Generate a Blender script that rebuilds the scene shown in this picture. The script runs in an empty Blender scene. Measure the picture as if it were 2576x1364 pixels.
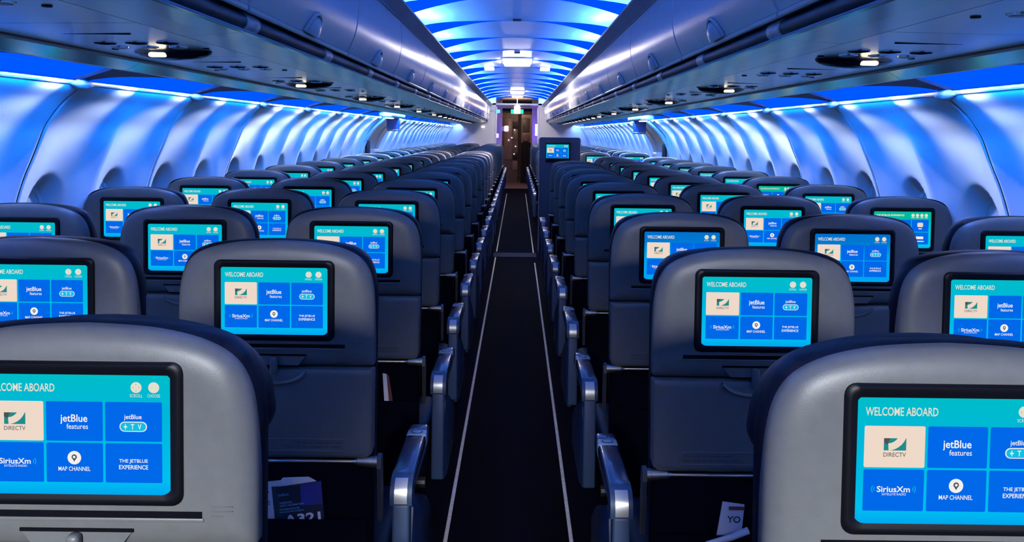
import bpy, bmesh, math, random
from mathutils import Vector, Matrix

S = bpy.context.scene
C = S.collection
PI = math.pi
random.seed(7)

# ------------------------------------------------------------------ camera, world, lights, exposure
EYE = 1.42                       # camera height above the aisle floor
F = 2200.0                       # focal length in pixels of the 2576 px wide frame
Y_AFT, Y_FRONT = -2.6, 20.6      # cabin ends

cam_data = bpy.data.cameras.new('camera')
cam = bpy.data.objects.new('camera', cam_data)
C.objects.link(cam)
cam.location = (0.015, 0.0, EYE)
cam.rotation_euler = (PI / 2, -0.012, 0)
cam_data.sensor_fit = 'HORIZONTAL'
cam_data.sensor_width = 36.0
cam_data.lens = 36.0 * F / 2576.0
cam_data.shift_x = -14.0 / 2576.0
cam_data.shift_y = -347.0 / 2576.0
cam_data.clip_start = 0.05
S.camera = cam

world = bpy.data.worlds.new('world')
S.world = world
world.use_nodes = True
world.node_tree.nodes['Background'].inputs[0].default_value = (0.01, 0.02, 0.05, 1)
world.node_tree.nodes['Background'].inputs[1].default_value = 0.2

S.view_settings.view_transform = 'Standard'
S.view_settings.look = 'None'
S.view_settings.gamma = 1.0
S.view_settings.use_curve_mapping = False
S.view_settings.exposure = 0.28
S.cycles.sample_clamp_indirect = 4.0

# lamp colours and strengths (the emitting objects themselves are built further down)
L_COVE = ((0.055, 0.22, 1.0), 250.0)       # light line along the aisle ceiling
L_SIDE = ((0.0, 0.075, 1.0), 1.1)        # light line over the windows, side towards the cove
L_WASH = ((0.0, 0.17, 1.0), 165.0)       # its face towards the sidewall
L_DOME = ((1.0, 0.90, 0.84), 34.0)       # aisle ceiling lamps
L_SIGN = ((1.0, 0.76, 0.54), 2.2)       # lit signs in the service panels
L_AFT_FILL = 2100.0                           # watts of each unseen aft spot added to light the seat backs
L_WALL_FILL = 48.0                            # watts of each unseen white spot added to whiten the sidewall


def lin(r, g, b):
    def f(c):
        c /= 255.0
        return c / 12.92 if c <= 0.04045 else ((c + 0.055) / 1.055) ** 2.4
    return (f(r), f(g), f(b), 1.0)


# ------------------------------------------------------------------ materials
def mat(name, col, rough=0.5, metal=0.0, coat=0.0, noise=0.0, nscale=40.0, bump=0.0, bscale=400.0, spec=0.5):
    m = bpy.data.materials.new(name)
    m.use_nodes = True
    nt = m.node_tree
    b = nt.nodes['Principled BSDF']
    b.inputs['Base Color'].default_value = (*col[:3], 1)
    b.inputs['Roughness'].default_value = rough
    b.inputs['Metallic'].default_value = metal
    b.inputs['Coat Weight'].default_value = coat
    b.inputs['Specular IOR Level'].default_value = spec
    tc = nt.nodes.new('ShaderNodeTexCoord')
    if noise > 0:
        n = nt.nodes.new('ShaderNodeTexNoise')
        n.inputs['Scale'].default_value = nscale
        n.inputs['Detail'].default_value = 3
        r = nt.nodes.new('ShaderNodeValToRGB')
        r.color_ramp.elements[0].position = 0.3
        r.color_ramp.elements[1].position = 0.7
        r.color_ramp.elements[0].color = (*[c * (1 - noise) for c in col[:3]], 1)
        r.color_ramp.elements[1].color = (*[min(1, c * (1 + noise)) for c in col[:3]], 1)
        nt.links.new(tc.outputs['Object'], n.inputs['Vector'])
        nt.links.new(n.outputs['Fac'], r.inputs['Fac'])
        nt.links.new(r.outputs['Color'], b.inputs['Base Color'])
    if bump > 0:
        n2 = nt.nodes.new('ShaderNodeTexNoise')
        n2.inputs['Scale'].default_value = bscale
        bp = nt.nodes.new('ShaderNodeBump')
        bp.inputs['Strength'].default_value = bump
        bp.inputs['Distance'].default_value = 0.001
        nt.links.new(tc.outputs['Object'], n2.inputs['Vector'])
        nt.links.new(n2.outputs['Fac'], bp.inputs['Height'])
        nt.links.new(bp.outputs['Normal'], b.inputs['Normal'])
    return m


SCREEN = 0.83


def emit(name, col, strength=1.0, sample=False):
    m = bpy.data.materials.new(name)
    m.use_nodes = True
    nt = m.node_tree
    nt.nodes.clear()
    out = nt.nodes.new('ShaderNodeOutputMaterial')
    e = nt.nodes.new('ShaderNodeEmission')
    e.inputs['Color'].default_value = (*col[:3], 1)
    e.inputs['Strength'].default_value = strength
    nt.links.new(e.outputs[0], out.inputs['Surface'])
    m.cycles.emission_sampling = 'AUTO' if sample else 'NONE'
    return m


def screen_gradient(name, stops, strength=1.0):
    """picture background of a seat display: a vertical colour run of the menu page"""
    m = emit(name, (1, 1, 1), strength, True)
    nt = m.node_tree
    e = [n for n in nt.nodes if n.type == 'EMISSION'][0]
    tc = nt.nodes.new('ShaderNodeTexCoord')
    sp = nt.nodes.new('ShaderNodeSeparateXYZ')
    r = nt.nodes.new('ShaderNodeValToRGB')
    els = r.color_ramp.elements
    els[0].position, els[0].color = stops[0]
    els[1].position, els[1].color = stops[-1]
    for p, c in stops[1:-1]:
        el = els.new(p)
        el.color = c
    nt.links.new(tc.outputs['Generated'], sp.inputs[0])
    nt.links.new(sp.outputs['Z'], r.inputs['Fac'])
    nt.links.new(r.outputs['Color'], e.inputs['Color'])
    return m


M = {}
M['shell'] = mat('grey seat plastic', (0.068, 0.069, 0.066), 0.40, spec=0.3, noise=0.05, nscale=60, bump=0.15, bscale=900)
M['shell_dark'] = mat('dark groove', (0.002, 0.002, 0.003), 0.9, spec=0.03)
M['bezel'] = mat('black bezel', (0.002, 0.002, 0.003), 0.4, spec=0.1)
M['leather'] = mat('navy leather', (0.0014, 0.0017, 0.005), 0.5, bump=0.35, bscale=260, spec=0.08)
M['leather_pale'] = mat('pale grey headrest cloth', (0.75, 0.70, 0.76), 0.6, bump=0.2)
M['fabric'] = mat('dark seat fabric', (0.0012, 0.0013, 0.0025), 1.0, bump=0.3, spec=0.02)
M['alu'] = mat('brushed aluminium', (0.72, 0.70, 0.70), 0.33, metal=1.0)
M['silver'] = mat('silver plastic', (0.38, 0.38, 0.40), 0.35, metal=0.6)
M['arm_top'] = mat('glossy armrest pad', (0.012, 0.018, 0.055), 0.25, coat=0.3)
M['arm_body'] = mat('blue grey armrest plastic', (0.014, 0.026, 0.055), 0.5, spec=0.2)
M['arm_plate'] = mat('pale button plate', (0.16, 0.24, 0.36), 0.4)
M['shroud'] = mat('navy seat side shroud', (0.005, 0.013, 0.045), 0.28)
M['black'] = mat('black metal', (0.008, 0.008, 0.01), 0.5)
M['text_dark'] = mat('dark print', (0.008, 0.009, 0.014), 0.6)
M['wall'] = mat('white sidewall plastic', (0.78, 0.80, 0.84), 0.3, noise=0.02, nscale=5)
M['cove'] = mat('cove plastic', (0.70, 0.74, 0.86), 0.5, noise=0.02, nscale=5)
M['ceil'] = mat('white ceiling plastic', (0.74, 0.76, 0.80), 0.30, noise=0.02, nscale=6)
M['valance'] = mat('grey blue valance', (0.30, 0.36, 0.48), 0.4, noise=0.03, nscale=6)
M['bin'] = mat('satin bin door', (0.78, 0.80, 0.84), 0.26, metal=0.0, noise=0.02, nscale=8)
M['bin_low'] = mat('bin underside plastic', (0.72, 0.99, 0.93), 0.17, metal=0.8, noise=0.03, nscale=9)  # white plastic tinted teal in place of cyan spill from the screens
M['web'] = mat('dark blue web', (0.006, 0.02, 0.05), 0.6)  # near black colour paints the shadow arcs onto white plastic webs
M['lip'] = mat('sidewall lip', (0.5, 0.48, 0.5), 0.5)
M['marker'] = mat('row marker sleeve', (0.62, 0.62, 0.62), 0.4, metal=0.3)
M['edge'] = mat('pale edge strip', (0.62, 0.58, 0.54), 0.5)
M['trim'] = mat('pale silver trim', (0.72, 0.74, 0.74), 0.28)
M['gasket'] = mat('dark rail', (0.003, 0.005, 0.010), 0.5, spec=0.15)
M['chrome'] = mat('chrome', (0.8, 0.8, 0.82), 0.15, metal=1.0)
M['pod'] = mat('smoked sign pod', (0.006, 0.006, 0.010), 0.18)
M['carpet'] = mat('dark navy carpet', (0.0004, 0.0004, 0.0006), 0.95, noise=0.35, nscale=180, bump=0.4, bscale=300, spec=0.03)
M['carpet_fwd'] = mat('brown entry flooring', (0.16, 0.10, 0.08), 0.6, noise=0.3, nscale=20)
M['strip'] = mat('pale floor path strip', (0.50, 0.45, 0.42), 0.6, noise=0.25, nscale=70)
M['threshold'] = mat('navy threshold plate', (0.002, 0.003, 0.007), 0.7, spec=0.1)
M['bulk'] = mat('pale bulkhead laminate', (0.84, 0.80, 0.86), 0.5, noise=0.02, nscale=4)
M['navy_panel'] = mat('navy partition laminate', (0.012, 0.022, 0.05), 0.45)
M['brown'] = mat('brown galley laminate', (0.13, 0.085, 0.065), 0.4, noise=0.3, nscale=14)
M['brown_lt'] = mat('taupe galley panel', (0.25, 0.19, 0.17), 0.35, noise=0.2, nscale=10)
M['curtain'] = mat('black curtain', (0.006, 0.005, 0.006), 0.9)
M['paper'] = mat('printed paper', (0.62, 0.58, 0.60), 0.6, noise=0.04)
M['card_dark'] = mat('black card', (0.008, 0.010, 0.02), 0.4)
M['card_blue'] = mat('blue card', (0.02, 0.025, 0.16), 0.4)
M['red'] = mat('red print', (0.10, 0.012, 0.01), 0.5)
M['ink_blue'] = mat('light blue print', (0.22, 0.42, 0.62), 0.5)
M['sign_blue'] = mat('blue sign housing', (0.05, 0.17, 0.72), 0.35)
M['L_cove'] = emit('cove light', L_COVE[0], L_COVE[1], True)
M['L_side'] = emit('side light', L_SIDE[0], L_SIDE[1], True)
M['L_wash'] = emit('sidewall wash light', L_WASH[0], L_WASH[1], True)
M['L_wash_mid'] = emit('mid wash light', (0.03, 0.24, 1.0), 200.0, True)
M['L_lip'] = emit('pale edge light', (0.90, 0.88, 1.0), 170.0, True)  # for an added hidden strip that whitens the sidewall lip
M['L_dome'] = emit('dome light', L_DOME[0], L_DOME[1], True)
M['L_sign'] = emit('lit sign', L_SIGN[0], L_SIGN[1], True)
M['L_white'] = emit('white lamp', (0.95, 0.95, 1.0), 4.0, True)
M['L_cres'] = emit('blue ceiling crescent light', (0.0, 0.085, 1.0), 0.8, False)
M['L_door'] = emit('door lamp', (1.0, 0.95, 0.88), 6.0, True)
M['L_warm'] = emit('warm lamp', (1.0, 0.85, 0.7), 1.6, False)
M['L_green'] = emit('green sign', (0.02, 0.75, 0.35), 1.6, False)
M['L_teal'] = emit('teal sign', (0.1, 0.85, 0.8), 1.6, False)
M['L_violet'] = emit('violet entry light', (0.16, 0.10, 1.0), 26.0, True)
M['s_tile'] = emit('screen tile blue', lin(0, 104, 232), SCREEN)
M['s_cream'] = emit('screen tile cream', lin(238, 216, 200), SCREEN)
M['s_white'] = emit('screen white', lin(240, 240, 240), SCREEN)
M['s_head'] = emit('screen heading', lin(226, 222, 205), SCREEN)
M['s_teal'] = emit('screen logo teal', lin(30, 140, 140), SCREEN)
M['s_grey'] = emit('screen logo grey', lin(80, 82, 80), SCREEN)
M['s_cyan'] = emit('screen cyan', lin(20, 190, 225), SCREEN)
M['s_bg'] = screen_gradient('screen teal page', [(0.0, lin(0, 170, 240)), (0.06, lin(0, 196, 232)), (0.5, lin(0, 204, 208)), (0.8, lin(0, 184, 166)), (1.0, lin(0, 186, 152))], SCREEN)
M['s_bg_near'] = screen_gradient('screen cyan page', [(0.0, lin(0, 165, 240)), (0.12, lin(0, 190, 240)), (0.7, lin(0, 182, 216)), (1.0, lin(0, 188, 200))], SCREEN)
M['s_bg_blue'] = screen_gradient('screen blue page', [(0.0, lin(0, 165, 240)), (0.5, lin(0, 165, 235)), (0.8, lin(0, 122, 208)), (1.0, lin(0, 112, 205))], SCREEN)
M['s_edge'] = emit('screen edge glow', lin(0, 210, 222), SCREEN)


# ------------------------------------------------------------------ mesh helper
class MB:
    def __init__(self):
        self.v, self.f, self.m, self.s = [], [], [], []
        self.mats = []

    def mi(self, m):
        if m not in self.mats:
            self.mats.append(m)
        return self.mats.index(m)

    def add(self, verts, faces, m, smooth=True):
        o = len(self.v)
        k = self.mi(m)
        self.v.extend([tuple(p) for p in verts])
        for f in faces:
            self.f.append([i + o for i in f])
            self.m.append(k)
            self.s.append(smooth)

    def box(self, x0, x1, y0, y1, z0, z1, m, smooth=False):
        v = [(x, y, z) for x in (x0, x1) for y in (y0, y1) for z in (z0, z1)]
        self.add(v, [(0, 1, 3, 2), (4, 6, 7, 5), (0, 4, 5, 1), (2, 3, 7, 6), (0, 2, 6, 4), (1, 5, 7, 3)], m, smooth)

    def rbox(self, x0, x1, y0, y1, z0, z1, r, m, seg=3):
        bm = bmesh.new()
        bmesh.ops.create_cube(bm, size=1.0)
        for v in bm.verts:
            v.co = Vector(((x0 + x1) / 2 + v.co.x * (x1 - x0), (y0 + y1) / 2 + v.co.y * (y1 - y0), (z0 + z1) / 2 + v.co.z * (z1 - z0)))
        bmesh.ops.bevel(bm, geom=bm.edges[:], offset=r, segments=seg, affect='EDGES', profile=0.5)
        bm.verts.index_update()
        self.add([v.co[:] for v in bm.verts], [[v.index for v in f.verts] for f in bm.faces], m, True)
        bm.free()

    def loft(self, rings, m, cap0=True, cap1=True, closed=True, smooth=True):
        n = len(rings[0])
        v = [p for r in rings for p in r]
        f = []
        e = n if closed else n - 1
        for a in range(len(rings) - 1):
            for i in range(e):
                j = (i + 1) % n
                f.append((a * n + i, a * n + j, (a + 1) * n + j, (a + 1) * n + i))
        if cap0:
            f.append(tuple(range(n - 1, -1, -1)))
        if cap1:
            f.append(tuple(range((len(rings) - 1) * n, len(rings) * n)))
        self.add(v, f, m, smooth)

    def prism_y(self, prof, y0, y1, m, smooth=False, sx=1):
        """profile of (x,z) points extruded along the cabin"""
        self.loft([[(x * sx, y0, z) for x, z in prof], [(x * sx, y1, z) for x, z in prof]], m, smooth=smooth)

    def prism_x(self, prof, x0, x1, m, smooth=False):
        """profile of (y,z) points extruded across"""
        self.loft([[(x0, y, z) for y, z in prof], [(x1, y, z) for y, z in prof]], m, smooth=smooth)

    def tube(self, pts, r, m, seg=8, closed=False):
        pts = [Vector(p) for p in pts]
        n = len(pts)
        rings = []
        for i, p in enumerate(pts):
            a = pts[(i - 1) % n] if (closed or i > 0) else pts[i]
            b = pts[(i + 1) % n] if (closed or i < n - 1) else pts[i]
            t = (b - a).normalized()
            up = Vector((0, 0, 1)) if abs(t.z) < 0.9 else Vector((0, 1, 0))
            u = t.cross(up).normalized()
            w = u.cross(t).normalized()
            rr = r[i] if isinstance(r, (list, tuple)) else r
            rings.append([p + (u * math.cos(k * 2 * PI / seg) + w * math.sin(k * 2 * PI / seg)) * rr for k in range(seg)])
        if closed:
            rings.append(rings[0])
        self.loft(rings, m, cap0=not closed, cap1=not closed)

    def disc(self, c, nrm, r, depth, m, seg=20, rx=None, bevel=0.25):
        """short turned button: centre, facing normal"""
        c, nrm = Vector(c), Vector(nrm).normalized()
        up = Vector((0, 0, 1)) if abs(nrm.z) < 0.9 else Vector((0, 1, 0))
        u = nrm.cross(up).normalized()
        w = u.cross(nrm).normalized()
        rx = rx or r

        def ring(s, h):
            return [c + u * (rx * s * math.cos(k * 2 * PI / seg)) + w * (r * s * math.sin(k * 2 * PI / seg)) + nrm * h for k in range(seg)]
        self.loft([ring(1, 0), ring(1, depth * (1 - bevel)), ring(1 - bevel * 0.5, depth)], m)

    def ell(self, c, rx, ry, rz, m, nu=16, nv=8, lo=-1.0, hi=1.0):
        """ellipsoid slice between heights lo..hi of -1..1"""
        rings = []
        a0, a1 = math.asin(lo), math.asin(hi)
        for j in range(nv + 1):
            a = a0 + (a1 - a0) * j / nv
            cr = max(math.cos(a), 0.02)
            rings.append([(c[0] + rx * cr * math.cos(k * 2 * PI / nu), c[1] + ry * cr * math.sin(k * 2 * PI / nu), c[2] + rz * math.sin(a)) for k in range(nu)])
        self.loft(rings, m)

    def warp(self, fn):
        self.v = [fn(*p) for p in self.v]
        return self

    def mesh(self, name, sharp=0.6):
        me = bpy.data.meshes.new(name)
        me.from_pydata(self.v, [], self.f)
        for m in self.mats:
            me.materials.append(m)
        me.polygons.foreach_set('material_index', self.m)
        me.polygons.foreach_set('use_smooth', self.s)
        me.update()
        bm = bmesh.new()
        bm.from_mesh(me)
        bmesh.ops.recalc_face_normals(bm, faces=bm.faces[:])
        for e in bm.edges:
            if len(e.link_faces) == 2 and e.calc_face_angle(0) > sharp:
                e.smooth = False
        bm.to_mesh(me)
        bm.free()
        return me

    def build(self, name, parent=None, sharp=0.6, raw=False):
        o = bpy.data.objects.new(name, self.raw_mesh(name) if raw else self.mesh(name, sharp))
        C.objects.link(o)
        if parent is not None:
            o.parent = parent
        return o

    def raw_mesh(self, name):
        me = bpy.data.meshes.new(name)
        me.from_pydata(self.v, [], self.f)
        for m in self.mats:
            me.materials.append(m)
        me.polygons.foreach_set('material_index', self.m)
        me.update()
        return me


def thing(name, label, cat, loc=(0, 0, 0), group=None, rz=0.0):
    o = bpy.data.objects.new(name, None)
    o.empty_display_size = 0.1
    C.objects.link(o)
    o.location = loc
    o.rotation_euler = (0, 0, rz)
    return tag(o, label, cat, group)


def tag(o, label, cat, group=None):
    o['label'] = label
    o['category'] = cat
    if group:
        o['group'] = group
    return o


def structure(o, label=None):
    o['kind'] = 'structure'
    if label:
        o['label'] = label
    return o


def copy_tree(o, parent=None, drop=()):
    c = o.copy()
    C.objects.link(c)
    if parent is not None:
        c.parent = parent
    for ch in list(o.children):
        if ch.name.split('.')[0] not in drop:
            copy_tree(ch, c, drop)
    return c


ORD = ['first', 'second', 'third', 'fourth', 'fifth', 'sixth', 'seventh', 'eighth', 'ninth', 'tenth', 'eleventh', 'twelfth', 'thirteenth',
       'fourteenth', 'fifteenth', 'sixteenth', 'seventeenth', 'eighteenth', 'nineteenth', 'twentieth', 'twenty-first', 'twenty-second',
       'twenty-third', 'twenty-fourth', 'twenty-fifth', 'twenty-sixth', 'twenty-seventh', 'twenty-eighth', 'twenty-ninth', 'thirtieth',
       'thirty-first', 'thirty-second', 'thirty-third', 'thirty-fourth', 'thirty-fifth', 'thirty-sixth', 'thirty-seventh', 'thirty-eighth', 'thirty-ninth']


# ------------------------------------------------------------------ lettering
_text = {}


def text_geo(s, bold=0.0):
    key = (s, bold)
    if key in _text:
        return _text[key]
    cu = bpy.data.curves.new('t', 'FONT')
    cu.body = s
    cu.size = 1.0
    cu.offset = bold
    cu.resolution_u = 3
    cu.fill_mode = 'FRONT'
    o = bpy.data.objects.new('t', cu)
    C.objects.link(o)
    dg = bpy.context.evaluated_depsgraph_get()
    me = bpy.data.meshes.new_from_object(o.evaluated_get(dg))
    vs = [(v.co.x, v.co.y) for v in me.vertices]
    fs = [list(p.vertices) for p in me.polygons]
    bpy.data.objects.remove(o)
    bpy.data.curves.remove(cu)
    bpy.data.meshes.remove(me)
    if not vs:
        vs, fs = [(0, 0), (1, 0), (1, 1)], []
    x0, x1 = min(p[0] for p in vs), max(p[0] for p in vs)
    y0, y1 = min(p[1] for p in vs), max(p[1] for p in vs)
    g = ([((x - x0) / (x1 - x0), (y - y0) / (y1 - y0)) for x, y in vs], fs, (x1 - x0) / (y1 - y0))
    _text[key] = g
    return g


def put_text(mb, s, m, origin, ux, uz, width=None, height=None, align='c', bold=0.0):
    """text standing at origin (centre of its box, or its left/right edge); ux reads, uz up"""
    vs, fs, asp = text_geo(s, bold)
    if width is None:
        width = height * asp
    if height is None:
        height = width / asp
    origin, ux, uz = Vector(origin), Vector(ux), Vector(uz)
    off = {'c': -0.5, 'l': 0.0, 'r': -1.0}[align]
    mb.add([origin + ux * ((x + off) * width) + uz * ((y - 0.5) * height) for x, y in vs], fs, m, False)


# ------------------------------------------------------------------ curves
def smooth_pts(pts, n=4):
    out = []
    P = [pts[0]] + list(pts) + [pts[-1]]
    for i in range(1, len(P) - 2):
        p0, p1, p2, p3 = P[i - 1], P[i], P[i + 1], P[i + 2]
        for k in range(n):
            t = k / n
            out.append(tuple(0.5 * ((2 * p1[j]) + (-p0[j] + p2[j]) * t + (2 * p0[j] - 5 * p1[j] + 4 * p2[j] - p3[j]) * t * t +
                                    (-p0[j] + 3 * p1[j] - 3 * p2[j] + p3[j]) * t ** 3) for j in range(2)))
    out.append(tuple(pts[-1]))
    return out


def rrect(x0, x1, z0, z1, r, n=5):
    out = []
    for cx, cz, a in ((x1 - r, z1 - r, 0), (x0 + r, z1 - r, 90), (x0 + r, z0 + r, 180), (x1 - r, z0 + r, 270)):
        for k in range(n + 1):
            t = math.radians(a + 90 * k / n)
            out.append((cx + r * math.cos(t), cz + r * math.sin(t)))
    return out


def offset_loop(loop, d):
    """inset a counter-clockwise loop by d"""
    n = len(loop)
    out = []
    for i in range(n):
        ax, az = loop[(i - 1) % n]
        bx, bz = loop[(i + 1) % n]
        tx, tz = bx - ax, bz - az
        l = math.hypot(tx, tz) or 1.0
        out.append((loop[i][0] - tz / l * d, loop[i][1] + tx / l * d))
    return out


def mirror_loop(half):
    """half outline from bottom right up to the top centre (x>=0) -> closed counter-clockwise loop"""
    left = [(-x, z) for x, z in reversed(half) if x > 1e-6]
    return list(half) + left


# ------------------------------------------------------------------ seat
LEAN = 0.045


def lean(x, y, z):
    return (x, y + (1.05 - z) * LEAN, z)


def ring_y(loop, y):
    return [(x, y, z) for x, z in loop]


SW, SH = 0.2234, 0.1425          # lit picture of the seat display
SZ = 1.0610                      # its centre height


def display_mesh(kind, bg):
    mb = MB()
    w, h = SW, SH
    y0 = -0.0141

    def P(u, v, layer=0):
        return (-w / 2 + u * w, y0 - 0.00025 * layer, SZ + h / 2 - v * h)

    def poly(pts, m, layer=1):
        mb.add([P(u, v, layer) for u, v in pts], [list(range(len(pts)))], m, False)

    def rect(u0, v0, u1, v1, m, layer=1, r=0.0):
        if r:
            k = w / h
            pts = []
            for cx, cz, a in ((u1 - r, v0 + r * k, 0), (u0 + r, v0 + r * k, 90), (u0 + r, v1 - r * k, 180), (u1 - r, v1 - r * k, 270)):
                for q in range(5):
                    t = math.radians(a + 22.5 * q)
                    pts.append((cx + r * math.cos(t), cz - r * k * math.sin(t)))
            poly(pts, m, layer)
        else:
            poly([(u0, v0), (u1, v0), (u1, v1), (u0, v1)], m, layer)

    def disc(u, v, r, m, layer=2, n=20):
        poly([(u + r * math.cos(2 * PI * k / n), v + r * w / h * math.sin(2 * PI * k / n)) for k in range(n)], m, layer)

    def arc(u, v, r0, r1, a0, a1, m, layer=2, n=8):
        pts = []
        for k in range(n + 1):
            t = math.radians(a0 + (a1 - a0) * k / n)
            pts.append((u + r1 * math.cos(t), v - r1 * w / h * math.sin(t)))
        for k in range(n, -1, -1):
            t = math.radians(a0 + (a1 - a0) * k / n)
            pts.append((u + r0 * math.cos(t), v - r0 * w / h * math.sin(t)))
        for k in range(n):
            poly([pts[k], pts[k + 1], pts[2 * n - k], pts[2 * n + 1 - k]], m, layer)

    def txt(s, u, v, wu, m, align='c', hv=None, bold=0.012, layer=2):
        put_text(mb, s, m, P(u, v, layer), (1, 0, 0), (0, 0, 1), width=wu * w, height=None if hv is None else hv * h, align=align, bold=bold)

    rect(0, 0, 1, 1, bg, 0)
    cols = ((0.036, 0.338), (0.352, 0.648), (0.661, 0.958))
    rows = ((0.222, 0.550), (0.566, 0.895))
    for r in range(2):
        for c in range(3):
            cream = kind == 'menu' and r == 0 and c == 0
            rect(cols[c][0], rows[r][0], cols[c][1], rows[r][1], M['s_cream'] if cream else M['s_tile'], 1, 0.008)
    if kind == 'menu':
        txt('WELCOME ABOARD', 0.038, 0.108, 0.36, M['s_head'], 'l', 0.068, 0.012)
        for u, s in ((0.824, 'SCROLL'), (0.916, 'CHOOSE')):
            disc(u, 0.100, 0.029, M['s_head'])
            txt(s, u, 0.168, 0.066, M['s_head'], 'c', 0.026, 0.0)
        for du, dv in ((0.016, 0), (-0.016, 0), (0, 0.026), (0, -0.026)):
            disc(0.824 + du, 0.1 + dv, 0.0028, M['s_bg'], 3, 6)
        # striped square mark over a caption
        rect(0.133, 0.318, 0.244, 0.415, M['s_teal'], 2)
        arc(0.150, 0.262, 0.062, 0.098, -86, -2, M['s_cream'], 3)
        poly([(0.200, 0.318), (0.228, 0.318), (0.214, 0.375)], M['s_cream'], 3)
        poly([(0.133, 0.318), (0.165, 0.318), (0.150, 0.37), (0.133, 0.35)], M['s_grey'], 3)
        txt('DIRECTV', 0.188, 0.448, 0.112, M['s_grey'], 'c', 0.034, 0.004)
        txt('jetBlue', 0.497, 0.370, 0.142, M['s_white'], 'c', 0.082, 0.014)
        txt('features', 0.515, 0.428, 0.112, M['s_white'], 'c', 0.044, 0.004)
        txt('jetBlue', 0.806, 0.350, 0.092, M['s_white'], 'c', 0.050, 0.010)
        rect(0.736, 0.384, 0.880, 0.468, M['s_white'], 2, 0.026)
        rect(0.741, 0.391, 0.875, 0.461, M['s_cyan'], 3, 0.022)
        for k, s in enumerate('+TV'):
            txt(s, 0.768 + 0.037 * k, 0.426, 0.018, M['s_white'], 'c', 0.044, 0.012, 4)
        txt('SiriusXm', 0.187, 0.722, 0.165, M['s_white'], 'c', 0.048, 0.018)
        txt('SATELLITE RADIO', 0.190, 0.762, 0.120, M['s_white'], 'c', 0.018, 0.0)
        for d in (-1, 1):
            for r in (0.016, 0.027):
                arc(0.187 + d * 0.084, 0.722, r - 0.0035, r, -42 if d > 0 else 138, 42 if d > 0 else 222, M['s_cyan'], 2, 5)
        disc(0.498, 0.690, 0.036, M['s_white'])
        disc(0.498, 0.683, 0.014, M['s_grey'], 3)
        poly([(0.4855, 0.690), (0.5105, 0.690), (0.498, 0.722)], M['s_grey'], 3)
        disc(0.498, 0.683, 0.007, M['s_white'], 4, 10)
        txt('MAP CHANNEL', 0.498, 0.782, 0.168, M['s_white'], 'c', 0.036, 0.008)
        txt('THE JETBLUE', 0.808, 0.716, 0.150, M['s_white'], 'c', 0.038, 0.012)
        txt('EXPERIENCE', 0.808, 0.764, 0.152, M['s_white'], 'c', 0.036, 0.014)
    else:
        txt('THE JETBLUE EXPERIENCE', 0.038, 0.108, 0.49, M['s_head'], 'l', 0.066, 0.02)
        for u in (0.68, 0.757, 0.834, 0.911):
            disc(u, 0.100, 0.029, M['s_head'])
            rect(u - 0.028, 0.156, u + 0.028, 0.174, M['s_head'], 2)
        rect(0.76, 0.30, 0.86, 0.42, M['s_cream'], 2, 0.02)
        rect(0.78, 0.455, 0.84, 0.48, M['s_white'], 2, 0.006)
        rect(0.74, 0.68, 0.87, 0.75, M['s_white'], 2)
        rect(0.72, 0.80, 0.88, 0.825, M['s_white'], 2)
        disc(0.50, 0.37, 0.03, M['s_white'])
        disc(0.50, 0.38, 0.014, M['red'], 3)
        rect(0.12, 0.34, 0.26, 0.42, M['s_white'], 2)
        rect(0.12, 0.70, 0.26, 0.78, M['s_white'], 2)
        rect(0.43, 0.70, 0.57, 0.78, M['s_white'], 2)
    mb.warp(lean)
    return mb.raw_mesh('display')


DISP = {'menu': display_mesh('menu', M['s_bg']), 'near': display_mesh('menu', M['s_bg_near']),
        'blue': display_mesh('menu', M['s_bg_blue']), 'other': display_mesh('other', M['s_bg'])}

SHELL_HALF = [(0.17, 0.9205), (0.200, 0.9208), (0.2060, 0.9225), (0.2083, 0.926)] + smooth_pts([(0.2085, 0.930), (0.2085, 1.03), (0.2055, 1.085), (0.196, 1.125), (0.176, 1.153), (0.14, 1.171), (0.09, 1.1815), (0.045, 1.1850), (0.0, 1.1865)])
BACK_HALF = [(0.15, 0.45), (0.185, 0.451)] + smooth_pts([(0.198, 0.465), (0.206, 0.70), (0.2095, 1.03), (0.2085, 1.09), (0.200, 1.13), (0.181, 1.160), (0.145, 1.176), (0.09, 1.1840), (0.045, 1.1865), (0.0, 1.1875)])
HEAD_HALF = [(0.15, 1.034), (0.185, 1.036)] + smooth_pts([(0.199, 1.042), (0.205, 1.058), (0.2035, 1.078), (0.2000, 1.098), (0.190, 1.121), (0.170, 1.144), (0.143, 1.160), (0.10, 1.172), (0.05, 1.179), (0.0, 1.181)])


def dish(loop, spec, m, mb):
    """rounded pillow-like body: spec = [(y, inset)...]; the outline shrinks about its middle"""
    hx = max(p[0] for p in loop)
    z0, z1 = min(p[1] for p in loop), max(p[1] for p in loop)
    zc, hz = (z0 + z1) / 2, (z1 - z0) / 2
    mb.loft([ring_y([(x * (1 - i / hx), zc + (z - zc) * (1 - i / hz)) for x, z in loop], y) for y, i in spec], m)


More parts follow.
